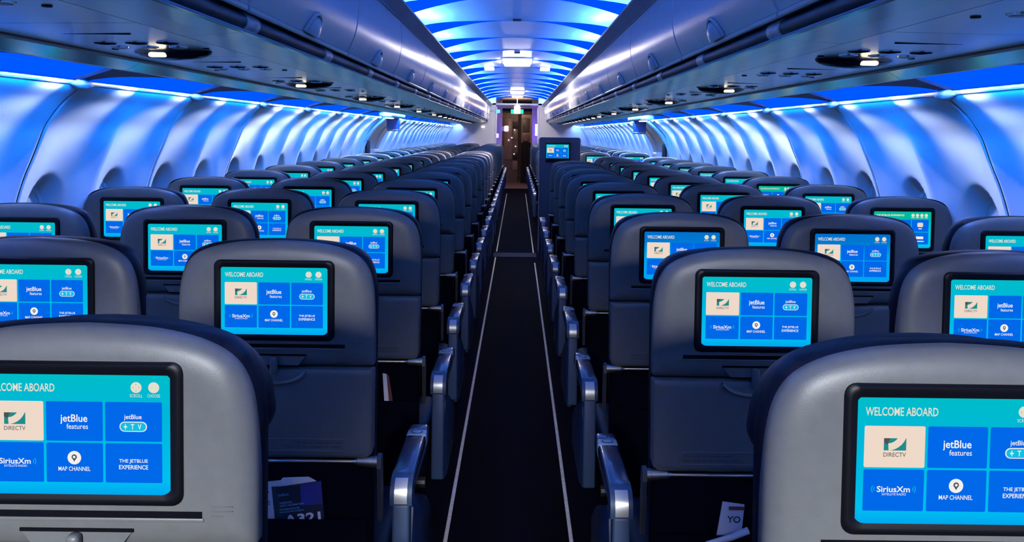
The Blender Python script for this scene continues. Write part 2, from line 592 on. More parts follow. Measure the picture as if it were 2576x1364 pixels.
def build_seat(side):
    """side = +1 armrest on the right (seats left of the aisle), -1 the mirror"""
    root = bpy.data.objects.new('airline_seat', None)
    root.empty_display_size = 0.1
    C.objects.link(root)
    a = side
    # grey back shell
    mb = MB()
    sh = mirror_loop(SHELL_HALF)
    dish(sh, [(0.030, 0.0), (0.008, 0.0), (0.0, 0.003), (-0.006, 0.010), (-0.0100, 0.021), (-0.0118, 0.034), (-0.0120, 0.050)], M['shell'], mb)
    mb.rbox(-0.150, 0.150, -0.0135, -0.005, 0.9570, 0.9620, 0.0012, M['shell'], 2)          # lip under the slot
    mb.box(-0.148, 0.148, -0.0124, -0.008, 0.9620, 0.9700, M['shell_dark'])
    for k, (x0, x1) in enumerate(((0.158, 0.184), (0.158, 0.184), (0.158, 0.174))):          # embossed mark
        mb.rbox(x0, x1, -0.0128, -0.010, 0.9755 - 0.0055 * k, 0.9765 - 0.0055 * k, 0.0004, M['shell'], 1)
    mb.warp(lean)
    shell = mb.build('back_shell', root)
    # latch recess
    mb = MB()
    mb.loft([[(-0.066, -0.0122, 0.946), (-0.048, -0.0122, 0.9225), (0.048, -0.0122, 0.9225), (0.066, -0.0122, 0.946)],
             [(-0.066, -0.0095, 0.946), (-0.048, -0.0095, 0.9225), (0.048, -0.0095, 0.9225), (0.066, -0.0095, 0.946)]], M['shell'], smooth=False)
    mb.box(-0.067, 0.067, -0.0127, -0.010, 0.9445, 0.9485, M['shell_dark'])
    mb.box(-0.050, 0.050, -0.0125, -0.010, 0.9225, 0.9250, M['shell_dark'])
    mb.warp(lean)
    rec = mb.build('latch_recess', shell)
    mb = MB()
    mb.rbox(-0.0075, 0.0075, -0.026, -0.010, 0.9060, 0.9450, 0.005, M['shell'])
    mb.warp(lean)
    mb.build('tray_latch', root)
    # display
    mb = MB()
    bz = rrect(-0.1265, 0.1265, SZ - 0.0838, SZ + 0.0868, 0.014)
    dish(bz, [(-0.008, 0.0), (-0.0140, 0.0), (-0.0165, 0.003), (-0.0168, 0.0085), (-0.0138, 0.0135)], M['bezel'], mb)
    mb.warp(lean)
    mon = mb.build('monitor', root)
    d = bpy.data.objects.new('display', DISP['menu'])
    C.objects.link(d)
    d.parent = mon
    d['label'] = 'lit menu screen'
    # tray table
    mb = MB()
    half = [(0.12, 0.7240), (0.180, 0.7240), (0.1935, 0.7255), (0.2030, 0.7325), (0.2062, 0.7435), (0.2085, 0.912), (0.2070, 0.9165), (0.2030, 0.9180), (0.12, 0.9182), (0.0, 0.9182)]
    loop = mirror_loop(half)
    dish(loop, [(0.020, 0.0), (-0.002, 0.0), (-0.0085, 0.0035), (-0.0112, 0.009), (-0.0118, 0.016)], M['shell'], mb)
    mb.tube([(x, -0.0118, z) for x, z in rrect(-0.150, 0.150, 0.742, 0.767, 0.006)], 0.0011, M['shell'], 6, True)
    arcp = [(0.066 * math.cos(math.radians(t)), -0.0118, 0.916 + 0.030 * math.sin(math.radians(t))) for t in range(184, 357, 12)]
    mb.tube(arcp, [0.002] + [0.0055] * (len(arcp) - 2) + [0.002], M['shell'], 6)
    for k, s in enumerate(('Life vest is under your seat', 'Please secure tray table for takeoff') if a > 0 else ('Fasten your seat belt while seated', 'Please keep tray table locked and secure')):
        put_text(mb, s, M['text_dark'], (0.142 * a, -0.01215, 0.7592 - 0.0092 * k), (1, 0, 0), (0, 0, 1), height=0.0066, width=(0.100, 0.118)[k], align='r' if a > 0 else 'l', bold=0.01)
    mb.warp(lean)
    mb.build('tray_table', root)
    # hinge bar under the tray
    mb = MB()
    z, y = 0.7165, -0.002
    mb.tube([(-0.19, y, z), (0.19, y, z)], 0.0042, M['alu'], 10)
    for s in (-1, 1):
        mb.tube([(s * 0.160, y, z), (s * 0.172, y, z), (s * 0.174, y, z), (s * 0.207, y, z), (s * 0.2075, y, z), (s * 0.2085, y, z), (s * 0.209, y, z), (s * 0.217, y, z)],
                [0.0035, 0.0062, 0.0085, 0.0118, 0.0118, 0.0105, 0.0120, 0.0125], M['alu'], 14)
    mb.warp(lean)
    bar = mb.build('hinge_bar', root)
    for s in (-1, 1):
        mb = MB()
        prof = [(y - 0.012, z + 0.012), (y + 0.002, z + 0.018), (y + 0.014, z + 0.012), (y + 0.018, z - 0.01), (y + 0.024, z - 0.07), (y + 0.020, z - 0.13), (y + 0.002, z - 0.13), (y - 0.008, z - 0.06), (y - 0.015, z - 0.01)]
        mb.prism_x(prof, s * 0.217, s * 0.226, M['black'])
        mb.warp(lean)
        mb.build('hinge_arm', bar)
    # lower back and literature pocket
    mb = MB()
    mb.rbox(-0.205, 0.205, 0.012, 0.060, 0.40, 0.735, 0.010, M['fabric'])
    mb.build('lower_back', root)
    mb = MB()
    mb.rbox(-0.200, 0.200, -0.018, -0.012, 0.36, 0.604, 0.0025, M['fabric'])
    mb.box(-0.200, 0.200, -0.012, 0.03, 0.36, 0.40, M['fabric'])
    mb.warp(lambda x, y, z: (x, y + 0.0, z))
    mb.build('literature_pocket', root)
    # cushions
    mb = MB()
    dish(mirror_loop(BACK_HALF), [(0.010, 0.008), (0.016, 0.002), (0.024, 0.0), (0.045, 0.0), (0.068, 0.012), (0.080, 0.030), (0.084, 0.06)], M['leather'], mb)
    mb.warp(lean)
    mb.build('backrest', root)
    mb = MB()
    dish(mirror_loop(HEAD_HALF), [(0.046, 0.010), (0.052, 0.003), (0.062, 0.0), (0.095, 0.0), (0.118, 0.010), (0.130, 0.028), (0.134, 0.05)], M['leather'], mb)
    mb.warp(lean)
    mb.build('headrest', root)
    mb = MB()
    mb.rbox(-0.222, 0.222, 0.085, 0.560, 0.32, 0.455, 0.035, M['leather'])
    mb.build('seat_cushion', root)
    # armrest on the aisle side
    ax = 0.262 * a
    mb = MB()
    top = smooth_pts([(0.052, 0.606), (0.050, 0.622), (0.054, 0.640), (0.066, 0.655), (0.088, 0.6615), (0.112, 0.6625)], 3) + [(0.112, 0.625), (0.098, 0.606)]
    for w0, w1 in ((-0.024, 0.024),):
        mb.loft([[(ax + s, y, z) for y, z in top] for s in (w0, w0 + 0.003, w1 - 0.003, w1)], M['arm_body'])
    mb.rbox(ax - 0.019, ax + 0.019, 0.050, 0.094, 0.34, 0.609, 0.006, M['arm_body'])
    mb.rbox(ax - 0.024, ax + 0.024, 0.09, 0.412, 0.615, 0.640, 0.008, M['arm_body'])
    arm = mb.build('armrest', root)
    mb = MB()
    mb.rbox(ax - 0.0255, ax + 0.0255, 0.092, 0.333, 0.636, 0.6645, 0.008, M['arm_top'])
    mb.rbox(ax - 0.0255, ax + 0.0255, 0.375, 0.420, 0.622, 0.6635, 0.009, M['arm_top'])
    mb.build('arm_pad', arm)
    mb = MB()
    mb.rbox(ax - 0.0245, ax + 0.0245, 0.334, 0.374, 0.630, 0.6635, 0.004, M['arm_plate'])
    mb.disc((ax, 0.354, 0.6632), (0, 0, 1), 0.011, 0.0016, M['arm_body'], rx=0.015)
    mb.disc((ax, 0.354, 0.6642), (0, 0, 1), 0.008, 0.0014, M['arm_plate'], rx=0.011)
    mb.build('recline_button', arm)
    mb = MB()
    pl = smooth_pts([(0.052, 0.611), (0.0495, 0.622), (0.0530, 0.641), (0.0645, 0.6555), (0.074, 0.6600)], 3) + [ (0.078, 0.656), (0.066, 0.645), (0.060, 0.625), (0.060, 0.611)]
    mb.prism_x(pl, ax - 0.014, ax + 0.014, M['silver'], True)
    mb.warp(lambda x, y, z: (x, y - 0.0035, z))
    mb.build('release_latch', arm)
    # aisle side shroud, frame and legs
    mb = MB()
    sx = 0.280 * a
    prof = [(0.16, 0.30), (0.145, 0.42), (0.19, 0.545), (0.23, 0.560), (0.44, 0.47), (0.54, 0.40), (0.54, 0.30)]
    mb.loft([[(sx - 0.020 * a, y, z) for y, z in prof], [(sx - 0.006 * a, y, z) for y, z in prof], [(sx + 0.004 * a, y + (0.34 - y) * 0.08, z + (0.42 - z) * 0.12) for y, z in prof]], M['shroud'])
    mb.build('side_shroud', root)
    for yy in (0.16, 0.46):
        mb = MB()
        mb.tube([(-0.215, yy, 0.29), (0.215, yy, 0.29)], 0.018, M['black'], 10)
        mb.build('frame_tube', root)
    for y0, y1 in ((0.10, 0.16), (0.52, 0.46)):
        mb = MB()
        mb.tube([(0.05 * a, y0, 0.012), (0.05 * a, y1, 0.29)], 0.016, M['black'], 8)
        mb.box(0.05 * a - 0.03, 0.05 * a + 0.03, y0 - 0.03, y0 + 0.03, 0.0, 0.02, M['black'])
        mb.build('leg', root)
    return root


proto = {1: build_seat(1), -1: build_seat(-1)}
used = {1: False, -1: False}
pale_head = {}
mb = MB()
dish([(x * 0.99, z) for x, z in mirror_loop(HEAD_HALF)], [(0.046, 0.010), (0.052, 0.003), (0.060, 0.0), (0.072, 0.002), (0.088, 0.016), (0.095, 0.034), (0.098, 0.05)], M['leather'], mb)
mb.warp(lean)
slim_head = mb.mesh('headrest')
for s in (1, -1):
    me = [c for c in proto[s].children if c.name.startswith('headrest')][0].data.copy()
    me.materials.clear()
    me.materials.append(M['leather_pale'])
    pale_head[s] = me

pale_back = [c for c in proto[1].children if c.name.startswith('backrest')][0].data.copy()
pale_back.materials.clear()
pale_back.materials.append(M['leather_pale'])

COLX = {-1: {'aisle': 0.4985, 'middle': 1.002, 'window': 1.507}, 1: {'aisle': 0.507, 'middle': 1.013, 'window': 1.519}}
PITCH = 0.813
FAR_DROP = ('hinge_arm', 'latch_recess', 'recline_button', 'side_shroud')


def place_seat(sd, col, y, n, far, pale, disp=None):
    """sd -1 left / +1 right of the aisle"""
    key = -sd
    side_word = 'left' if sd < 0 else 'right'
    if not used[key] and not far:
        o = proto[key]
        used[key] = True
    else:
        drop = (FAR_DROP if far else ()) + (() if col == 'aisle' else ('side_shroud',))
        o = copy_tree(proto[key], None, drop)
    o.location = (sd * COLX[sd][col], y, 0)
    look = 'pale grey headrest' if pale else ('navy leather' if far else 'grey-backed navy')
    if pale:
        lab = '%s seat with pale headrest, left block, %s row from the camera' if sd < 0 else '%s seat with pale headrest, right block, %s row from the camera'
    elif far:
        lab = 'dark %s seat beyond the exit door, ' + side_word + ' block, %s row from the camera'
    else:
        lab = 'grey-backed navy leather %s seat with lit screen, ' + side_word + ' block, %s row from the camera'
    tag(o, lab % (col, ORD[n]), 'seat', 'seats in the %s block' % side_word)
    for c in o.children:
        nm = c.name.split('.')[0]
        if nm == 'armrest' and col != 'aisle':
            c.location.x = -0.009 * key
        if nm == 'backrest' and pale:
            c.data = pale_back
        if nm == 'headrest' and n > 0:
            c.data = pale_head[key] if pale else slim_head
        if nm == 'monitor' and disp:
            c.children[0].data = DISP[disp]
    return o


for sd in (-1, 1):
    y0 = 1.037 if sd < 0 else 0.985
    for i in range(23 if sd < 0 else 11):
        for col in ('aisle', 'middle', 'window'):
            if (i == 0 and col != 'aisle') or (i == 1 and col == 'window'):
                continue                       # outside the frame
            if sd > 0 and col == 'aisle' and i > 8:
                continue                       # clear floor in front of the partition
            disp = None
            if i == 0:
                disp = 'near'
            if sd > 0 and i == 2 and col in ('aisle', 'middle'):
                disp = 'blue'
            if sd > 0 and col == 'window' and i in (3, 5):
                disp = 'other'
            o = place_seat(sd, col, y0 + PITCH * i, i, i > 10, 9 <= i <= 12 if sd < 0 else i == 10, disp)
            if sd < 0 and i in (1, 2):
                o.location.x += 0.007 * i
    for j in range(11 if sd > 0 else 0):
        for col in ('aisle', 'middle', 'window'):
            place_seat(sd, col, 11.20 + PITCH * j, 11 + j, True, j < 3)

# ------------------------------------------------------------------ paper in the seat pockets
bx, by = -0.4985, 1.037 + PITCH
mb = MB()
n = 10
card = []
for k in range(n + 1):
    t = k / n
    card.append((-0.045 + 0.105 * t, -0.006 - 0.010 * math.sin(PI * t)))
zt = [0.664 + 0.014 * k / n for k in range(n + 1)]
front = [(x, y, 0.560) for x, y in card] + [(x - 0.012 * (1), y, z) for (x, y), z in zip(reversed(card), reversed(zt))]
mb.loft([front, [(x, y + 0.002, z) for x, y, z in front]], M['card_dark'], smooth=False)
blue = [(x - 0.0084, y - 0.0008, 0.630) for x, y in card[6:]] + [(x - 0.012, y - 0.0008, z) for (x, y), z in zip(reversed(card[6:]), reversed(zt[6:]))]
mb.add(blue, [list(range(len(blue)))], M['card_blue'], False)
back = [(-0.055, -0.002, 0.655), (0.045, -0.002, 0.672), (0.020, 0.001, 0.684), (-0.035, 0.002, 0.681)]
mb.loft([back, [(x, y + 0.002, z - 0.003) for x, y, z in back]], M['paper'], smooth=False)
rt = Vector((1, 0, 0.13)).normalized()
put_text(mb, 'jetBlue', M['ink_blue'], (-0.040, -0.0172, 0.650), rt, (-0.1, 0, 1), height=0.0075, align='l')
for s, z in (('PASSENGER', 0.634), ('SAFETY INFORMATION', 0.628), ('INFORMACION DE', 0.620), ('SEGURIDAD PARA PASAJEROS', 0.614)):
    put_text(mb, s, M['ink_blue'], (-0.036, -0.0172, z), rt, (-0.1, 0, 1), height=0.0036, align='l', bold=0.01)
put_text(mb, 'A321', M['paper'], (0.012, -0.0176, 0.6035), rt, (-0.1, 0, 1), height=0.020, width=0.078, bold=0.03)
o = mb.build('safety_card')
o.location = (bx + 0.058, by + 0.009, 0)
tag(o, 'dark safety card marked A321 in the seat pocket left of the aisle', 'card')

mb = MB()
pg = [(-0.075, -0.004, 0.560), (0.05, -0.004, 0.560), (0.05, -0.004, 0.678), (-0.075, -0.004, 0.664)]
mb.loft([pg, [(x, y + 0.005, z) for x, y, z in pg]], M['paper'], smooth=False)
put_text(mb, 'OUT', M['text_dark'], (-0.018, -0.0043, 0.643), rt, (0, 0, 1), height=0.015, width=0.042, bold=0.03)
put_text(mb, 'THERE', M['text_dark'], (-0.018, -0.0043, 0.626), rt, (0, 0, 1), height=0.008, width=0.048, bold=0.02)
fold = [(-0.07, -0.0045, 0.612), (-0.03, -0.0050, 0.620), (0.0, -0.0052, 0.623)]
mb.tube(fold, 0.0018, M['paper'], 6)
o = mb.build('magazine')
o.location = (bx - 0.008, by + 0.010, 0)
tag(o, 'pale magazine with bold black title behind the dark safety card', 'magazine')

mb = MB()
pg = [(-0.012, -0.004, 0.57), (0.005, -0.004, 0.57), (-0.008, -0.004, 0.682), (-0.020, -0.004, 0.684)]
mb.loft([pg, [(x, y + 0.003, z) for x, y, z in pg]], M['paper'], smooth=False)
mb.loft([[(0.000, -0.0045, 0.60), (0.012, -0.0045, 0.60), (-0.001, -0.0045, 0.678), (-0.008, -0.0045, 0.680)],
         [(0.000, -0.003, 0.60), (0.012, -0.003, 0.60), (-0.001, -0.003, 0.678), (-0.008, -0.003, 0.680)]], M['red'], smooth=False)
o = mb.build('leaflet')
o.location = (bx + 0.132, by + PITCH, 0)
tag(o, 'thin white leaflet with red edge in the third row seat pocket on the left', 'leaflet')

rx, ry = 0.507, 0.985 + PITCH
mb = MB()
pg = [(-0.026, -0.006, 0.572), (0.024, -0.010, 0.562), (0.034, -0.010, 0.664), (-0.010, -0.006, 0.668)]
mb.loft([pg, [(x, y + 0.003, z) for x, y, z in pg]], M['paper'], smooth=False)
mb.box(0.002, 0.034, -0.0105, -0.009, 0.653, 0.660, M['red'])
put_text(mb, 'YO', M['text_dark'], (0.012, -0.0106, 0.634), (1, 0, -0.03), (0.05, 0, 1), height=0.014, width=0.028, bold=0.03)
o = mb.build('brochure')
o.location = (rx - 0.052, ry + 0.003, 0)
tag(o, 'white brochure with black lettering in the seat pocket right of the aisle', 'brochure')

mb = MB()
mb.tube([(-0.050, -0.020, 0.597), (-0.030, -0.021, 0.602), (0.0, -0.023, 0.611), (0.035, -0.020, 0.624)], [0.0035, 0.005, 0.0065, 0.007], M['paper'], 10)
o = mb.build('rolled_paper')
o.location = (rx - 0.052, ry - 0.014, 0)
tag(o, 'rolled white paper stuck across the white brochure', 'paper')

# ------------------------------------------------------------------ cabin shell
def zz(v):
    return EYE + v


mb = MB()
mb.box(-1.85, 1.85, Y_AFT, 22.4, -0.03, 0.0, M['carpet'])
structure(mb.build('floor'))
mb = MB()
mb.box(-1.85, 1.85, 22.4, 27.0, -0.03, 0.0, M['carpet_fwd'])
structure(mb.build('floor_entry'))
for k, (sx, y0, y1) in enumerate(((-1, Y_AFT, 9.95), (-1, 10.45, 20.4), (1, Y_AFT, 9.55), (1, 10.35, 20.4))):
    mb = MB()
    mb.rbox(sx * 0.219 - 0.007, sx * 0.219 + 0.007, y0, y1, 0.0, 0.006, 0.002, M['strip'], 1)
    o = mb.build('floor_path_strip')
    tag(o, 'pale path strip on the floor %s of the aisle, %s the cross aisle' % ('left' if sx < 0 else 'right', 'near side of' if y0 < 5 else 'beyond'), 'floor strip', 'floor path strips')
mb = MB()
mb.rbox(-0.25, 0.25, 9.98, 10.32, 0.0, 0.008, 0.003, M['threshold'], 1)
tag(mb.build('threshold_plate'), 'dark plate crossing the aisle floor between the exit doors', 'floor plate')

WALL = smooth_pts([(1.470, 0.150), (1.486, 0.128), (1.530, 0.092), (1.573, 0.050), (1.622, -0.003), (1.669, -0.077), (1.698, -0.138), (1.722, -0.205), (1.745, -0.29), (1.765, -0.38), (1.782, -0.50), (1.794, -0.62), (1.804, -0.80), (1.812, -1.05), (1.812, -1.25), (1.810, -1.42)], 4)
WIN0 = 2.98 + 0.2665 - 0.533 * 10
NUB0 = 2.98 - 1.066 * 5
DOOR_Y = (9.55, 10.75)
WZ, WHY, WHZ = -0.385, 0.135, 0.200        # window recess centre and half sizes


def sstep(a, b, x):
    t = max(0.0, min(1.0, (x - a) / (b - a)))
    return t * t * (3 - 2 * t)


def wall_x(px, pz, y):
    """sidewall surface: soft ridges between windows, dished window recess, seam grooves"""
    ph = ((y - NUB0) / 1.066) % 1.0
    q = ((y - WIN0) / 0.533 + 0.5) % 1.0 - 0.5
    g = sstep(0.13, -0.12, pz) * sstep(-0.75, -0.45, pz)
    out = -0.055 * g * abs(2 * q) ** 1.8
    r = math.sqrt(((y - WIN0 - round((y - WIN0) / 0.533) * 0.533) / WHY) ** 2 + ((pz - WZ) / WHZ) ** 2)
    out += 0.050 * (1 - sstep(0.80, 1.10, r)) + 0.012 * (1 - sstep(0.9, 1.6, r))
    ds = min(ph, 1 - ph) * 1.066
    if ds < 0.016:
        out += 0.014 * (1 - ds / 0.016) ** 2
    return px + out


def sidewall(sd, y0, y1, name):
    mb = MB()
    ys = []
    cuts = []
    y = y0
    while y < y1 - 1e-6:
        ys.append(y)
        y += 0.0205
    ys.append(y1)
    k = math.ceil((y0 - NUB0) / 1.066)
    while NUB0 + 1.066 * k < y1:
        s = NUB0 + 1.066 * k
        ys += [s - 0.016, s - 0.011, s - 0.007, s - 0.0042, s + 0.0042, s + 0.007, s + 0.011, s + 0.016]
        cuts.append(s)
        k += 1
    ys = sorted(set(round(q, 4) for q in ys if y0 <= q <= y1))
    prof = [(x, z) for x, z in WALL]
    # finer rows across the window band
    fine = []
    for (ax, az), (bx2, bz2) in zip(prof[:-1], prof[1:]):
        nn = max(1, int(abs(az - bz2) / 0.018)) if -0.75 < az < 0.0 else 1
        for t in range(nn):
            fine.append((ax + (bx2 - ax) * t / nn, az + (bz2 - az) * t / nn))
    fine.append(prof[-1])
    ys = [q for q in ys if not any(abs(q - c) < 0.0041 for c in cuts)]
    run = []
    for i, yy in enumerate(ys):
        run.append([(sd * wall_x(x, z, yy), yy, zz(z)) for x, z in fine])
        if i == len(ys) - 1 or any(yy < c < ys[i + 1] for c in cuts):
            if len(run) > 1:
                mb.loft(run, M['wall'], False, False, closed=False)
            run = []
    for c in cuts:
        mb.loft([[(sd * (x + 0.020), yy, zz(z)) for x, z in fine] for yy in (c - 0.012, c + 0.012)], M['black'], False, False, closed=False)
    return structure(mb.build(name, sharp=1.2))


for sd, nm in ((-1, 'left'), (1, 'right')):
    sidewall(sd, Y_AFT, DOOR_Y[0], 'wall_%s_rear' % nm)
    sidewall(sd, DOOR_Y[1], Y_FRONT, 'wall_%s_front' % nm)

wn = 0
for sd in (-1, 1):
    k = 0
    first = None
    while True:
        y = WIN0 + 0.533 * k
        k += 1
        if y > Y_FRONT - 0.3:
            break
        if y < 2.3 or DOOR_Y[0] - 0.2 < y < DOOR_Y[1] + 0.2:
            continue
        wn += 1
        if first is None:
            mb = MB()
            loop = [(WHY * 0.80 * math.cos(2 * PI * t / 28), WHZ * 0.80 * math.sin(2 * PI * t / 28)) for t in range(28)]

            def rg(s, dx):
                return [(sd * (1.757 + 0.050 + dx - 0.10 * (a * s)), b * s, a * s) for b, a in loop]
            mb.loft([rg(1.06, 0.03), rg(1.06, -0.002), rg(1.0, -0.006), rg(0.92, -0.002), rg(0.90, 0.006), rg(0.90, 0.03)], M['wall'], False, False)
            mb.loft([rg(0.90, 0.007), rg(0.90, 0.012)], M['cove'])
            first = mb.build('window_%d' % wn)
            o = first
        else:
            o = first.copy()
            C.objects.link(o)
            o.name = 'window_%d' % wn
        o.location = (0, y, zz(WZ))
        structure(o)

wall_fill_spots = []
# lip caps and lip trim over the windows, valance with its webs, cove behind
tn = 0
for sd in (-1, 1):
    nm = 'left' if sd < 0 else 'right'
    mb = MB()
    mb.tube([(sd * 1.474, Y_AFT, zz(0.152)), (sd * 1.474, DOOR_Y[0], zz(0.152))], 0.0080, M['lip'], 10)
    mb.tube([(sd * 1.474, DOOR_Y[1], zz(0.152)), (sd * 1.474, Y_FRONT, zz(0.152))], 0.0080, M['lip'], 10)
    tn += 1
    structure(mb.build('trim_%d' % tn))
    k = 0
    cap = None
    while NUB0 + 1.066 * k < Y_FRONT:
        y = NUB0 + 1.066 * k
        k += 1
        if y < 1.5 or DOOR_Y[0] - 0.05 < y < DOOR_Y[1] + 0.05:
            continue
        tn += 1
        if cap is None:
            mb = MB()
            rings = []
            for t in range(11):
                u = -1 + 2 * t / 10
                s = max(0.03, (1 - abs(u) ** 1.6))
                rings.append([(0.024 * s * math.cos(2 * PI * q / 12), 0.085 * u, 0.020 * s * math.sin(2 * PI * q / 12)) for q in range(12)])
            mb.loft(rings, M['lip'])
            cap = mb.build('trim_%d' % tn)
            o = cap
        else:
            o = cap.copy()
            C.objects.link(o)
            o.name = 'trim_%d' % tn
        o.location = (sd * 1.472, y, zz(0.147))
        structure(o)
    # valance outboard of the service panels
    mb = MB()
    y = NUB0 - 1.066
    while y < Y_FRONT:
        a0, a1 = max(y + 0.002, Y_AFT), min(y + 1.066 - 0.002, Y_FRONT)
        if a1 > a0:
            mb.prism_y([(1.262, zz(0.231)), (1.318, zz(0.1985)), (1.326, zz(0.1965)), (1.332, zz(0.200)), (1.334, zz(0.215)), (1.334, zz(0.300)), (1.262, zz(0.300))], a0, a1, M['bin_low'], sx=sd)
        y += 1.066
    k = 0
    while NUB0 + 1.066 * k < Y_FRONT - 0.3:                      # webs reaching from the valance down to each cap
        y = NUB0 + 1.066 * k
        k += 1
        if y < 1.0 or DOOR_Y[0] - 0.2 < y < DOOR_Y[1] + 0.2:
            continue
        lo, hi = [], []
        N = 8
        for t in range(N + 1):
            u = t / N                                             # 0 at the lip, 1 at the valance
            px, pz = 1.480 - 0.150 * u, 0.158 + 0.040 * u + 0.004 * math.sin(PI * u)
            lo.append((sd * px, y - 0.025 - 0.05 * u ** 3, zz(pz)))
            hi.append((sd * px, y + 0.030 + 0.40 * u ** 2.0, zz(pz)))
        for t in range(N):
            q = [lo[t], hi[t], hi[t + 1], lo[t + 1]]
            p = [(x + sd * 0.012, yy, z + 0.008) for x, yy, z in q]
            mb.add(q + p, [(0, 1, 2, 3), (4, 7, 6, 5), (1, 5, 6, 2), (0, 3, 7, 4)], M['web'], False)
    mb.tube([(sd * 1.258, Y_AFT, zz(0.2275)), (sd * 1.258, Y_FRONT, zz(0.2275))], 0.0055, M['edge'], 8)
    mb.box(min(sd * 1.2505, sd * 1.2535), max(sd * 1.2505, sd * 1.2535), Y_AFT, Y_FRONT, zz(0.2285), zz(0.240), M['black'])
    tn += 1
    structure(mb.build('trim_%d' % tn))
    mb = MB()
    cv = smooth_pts([(1.478, 0.156), (1.53, 0.165), (1.575, 0.195), (1.592, 0.24), (1.580, 0.29), (1.54, 0.325), (1.47, 0.335), (1.334, 0.300)], 3)
    mb.loft([[(sd * x, Y_AFT, zz(z)) for x, z in cv], [(sd * x, Y_FRONT, zz(z)) for x, z in cv]], M['cove'], False, False, closed=False)
    tn += 1
    structure(mb.build('trim_%d' % tn))
    mb = MB()
    mb.add([(sd * x, y, zz(z)) for x, z in ((1.398, 0.2445), (1.401, 0.2445)) for y in (Y_AFT, Y_FRONT)], [(0, 1, 3, 2)], M['L_lip'], False)  # hidden fill strip added to brighten the lip
    mb.add([(sd * x, y, zz(z)) for x, z in ((1.395, 0.2465), (1.404, 0.2465)) for y in (Y_AFT, Y_FRONT)], [(0, 1, 3, 2)], M['valance'], False)
    lens = smooth_pts([(1.500, 0.170), (1.545, 0.182), (1.575, 0.206), (1.585, 0.24), (1.575, 0.28), (1.54, 0.315)], 3)
    mb.loft([[(sd * x, Y_AFT, zz(z)) for x, z in lens], [(sd * x, Y_FRONT, zz(z)) for x, z in lens]], M['L_side'], False, False, closed=False)
    q = [(1.340, 0.208), (1.357, 0.223)]
    k = 0
    while True:                                                    # blue lamp modules; every window bay also gets an added white spot
        ya = NUB0 - 0.533 * 2 + 0.533 * k
        k += 1
        if ya > Y_FRONT - 0.5:
            break
        mb.add([(sd * x, y, zz(z)) for x, z in q for y in (ya, ya + 0.533)], [(0, 1, 3, 2)], M['L_wash' if ya < 5.2 else 'L_wash_mid'], False)
        wall_fill_spots.append((sd, ya))
    mb.add([(sd * x, y, zz(z)) for x, z in [(1.339, 0.211), (1.356, 0.226)] for y in (Y_AFT, Y_FRONT)], [(0, 1, 3, 2)], M['valance'], False)
    strip = tag(mb.build('side_light_strip'), 'blue light line in the cove above the %s windows' % nm, 'light strip')
    for s2, ya in wall_fill_spots:                                      # unseen white spots added to throw pale patches on the wall, turned aft
        if s2 != sd or ya < 0.5 or DOOR_Y[0] - 0.4 < ya < DOOR_Y[1]:
            continue
        ld = bpy.data.lights.new('wall_spot', 'SPOT')
        ld.energy = L_WALL_FILL if ya < 5 else L_WALL_FILL * 2.2
        ld.color = (0.82, 0.94, 1.0)
        ld.spot_size = math.radians(58 if ya < 5 else 64)
        ld.spot_blend = 1.0
        ld.shadow_soft_size = 0.012
        lo = bpy.data.objects.new('wall_spot', ld)
        C.objects.link(lo)
        lo.parent = strip
        src = Vector((sd * 1.352, ya + 0.45, zz(0.222)))
        lo.location = src
        lo.rotation_euler = (Vector((sd * 1.70, ya + 0.08, zz(-0.27))) - src).to_track_quat('-Z', 'Y').to_euler()

# exit doors in the sidewall
for n, sd in enumerate((-1, 1)):
    mb = MB()
    ya, yb = DOOR_Y
    prof = [(x, z) for x, z in WALL]
    mb.loft([[(sd * (x - 0.012 + (0.05 if 0.06 < t / 12 < 0.94 else 0)), ya + (yb - ya) * t / 12, zz(z)) for x, z in prof] for t in range(13)], M['wall'], False, False, closed=False)
    for y in (ya + 0.04, ya + 0.14, yb - 0.14, yb - 0.04):
        mb.tube([(sd * (x - 0.020), y, zz(z)) for x, z in prof], 0.016, M['wall'], 8)
    mb.tube([(sd * (x + 0.022), ya + 0.20, zz(z)) for x, z in prof], 0.010, M['black'], 6)
    mb.rbox(min(sd * 1.60, sd * 1.70), max(sd * 1.60, sd * 1.70), ya + 0.45, ya + 0.75, zz(-0.45), zz(-0.20), 0.03, M['wall'])
    mb.rbox(min(sd * 1.64, sd * 1.69), max(sd * 1.64, sd * 1.69), ya + 0.22, ya + 0.30, zz(-0.40), zz(-0.10), 0.02, M['black'])
    structure(mb.build('door_%d' % (n + 1)))
    mb = MB()
    mb.rbox(min(sd * 1.36, sd * 1.52), max(sd * 1.36, sd * 1.52), ya + 0.05, yb - 0.05, zz(0.155), zz(0.215), 0.025, M['wall'])
    tn += 1
    structure(mb.build('trim_%d' % tn))
    for y in (ya + 0.25, yb - 0.25):
        mb = MB()
        mb.rbox(sd * 1.42 - 0.03, sd * 1.42 + 0.03, y - 0.12, y + 0.12, zz(0.146), zz(0.157), 0.004, M['L_door'], 2)
        tag(mb.build('door_lamp'), 'white lamp in the header over the %s exit door, %s one' % ('left' if sd < 0 else 'right', 'nearer' if y < 10 else 'farther'), 'lamp', 'exit door lamps')
    mb = MB()
    mb.rbox(sd * 1.44 - 0.075, sd * 1.44 + 0.075, 10.20, 10.235, zz(0.03), zz(0.160), 0.010, M['sign_blue'])
    mb.rbox(sd * 1.44 - 0.070, sd * 1.44 + 0.070, 10.197, 10.237, zz(0.005), zz(0.032), 0.008, M['silver'])
    tag(mb.build('exit_sign_box'), 'blue hanging sign box by the %s exit door' % ('left' if sd < 0 else 'right'), 'sign', 'sign boxes by the exit doors')

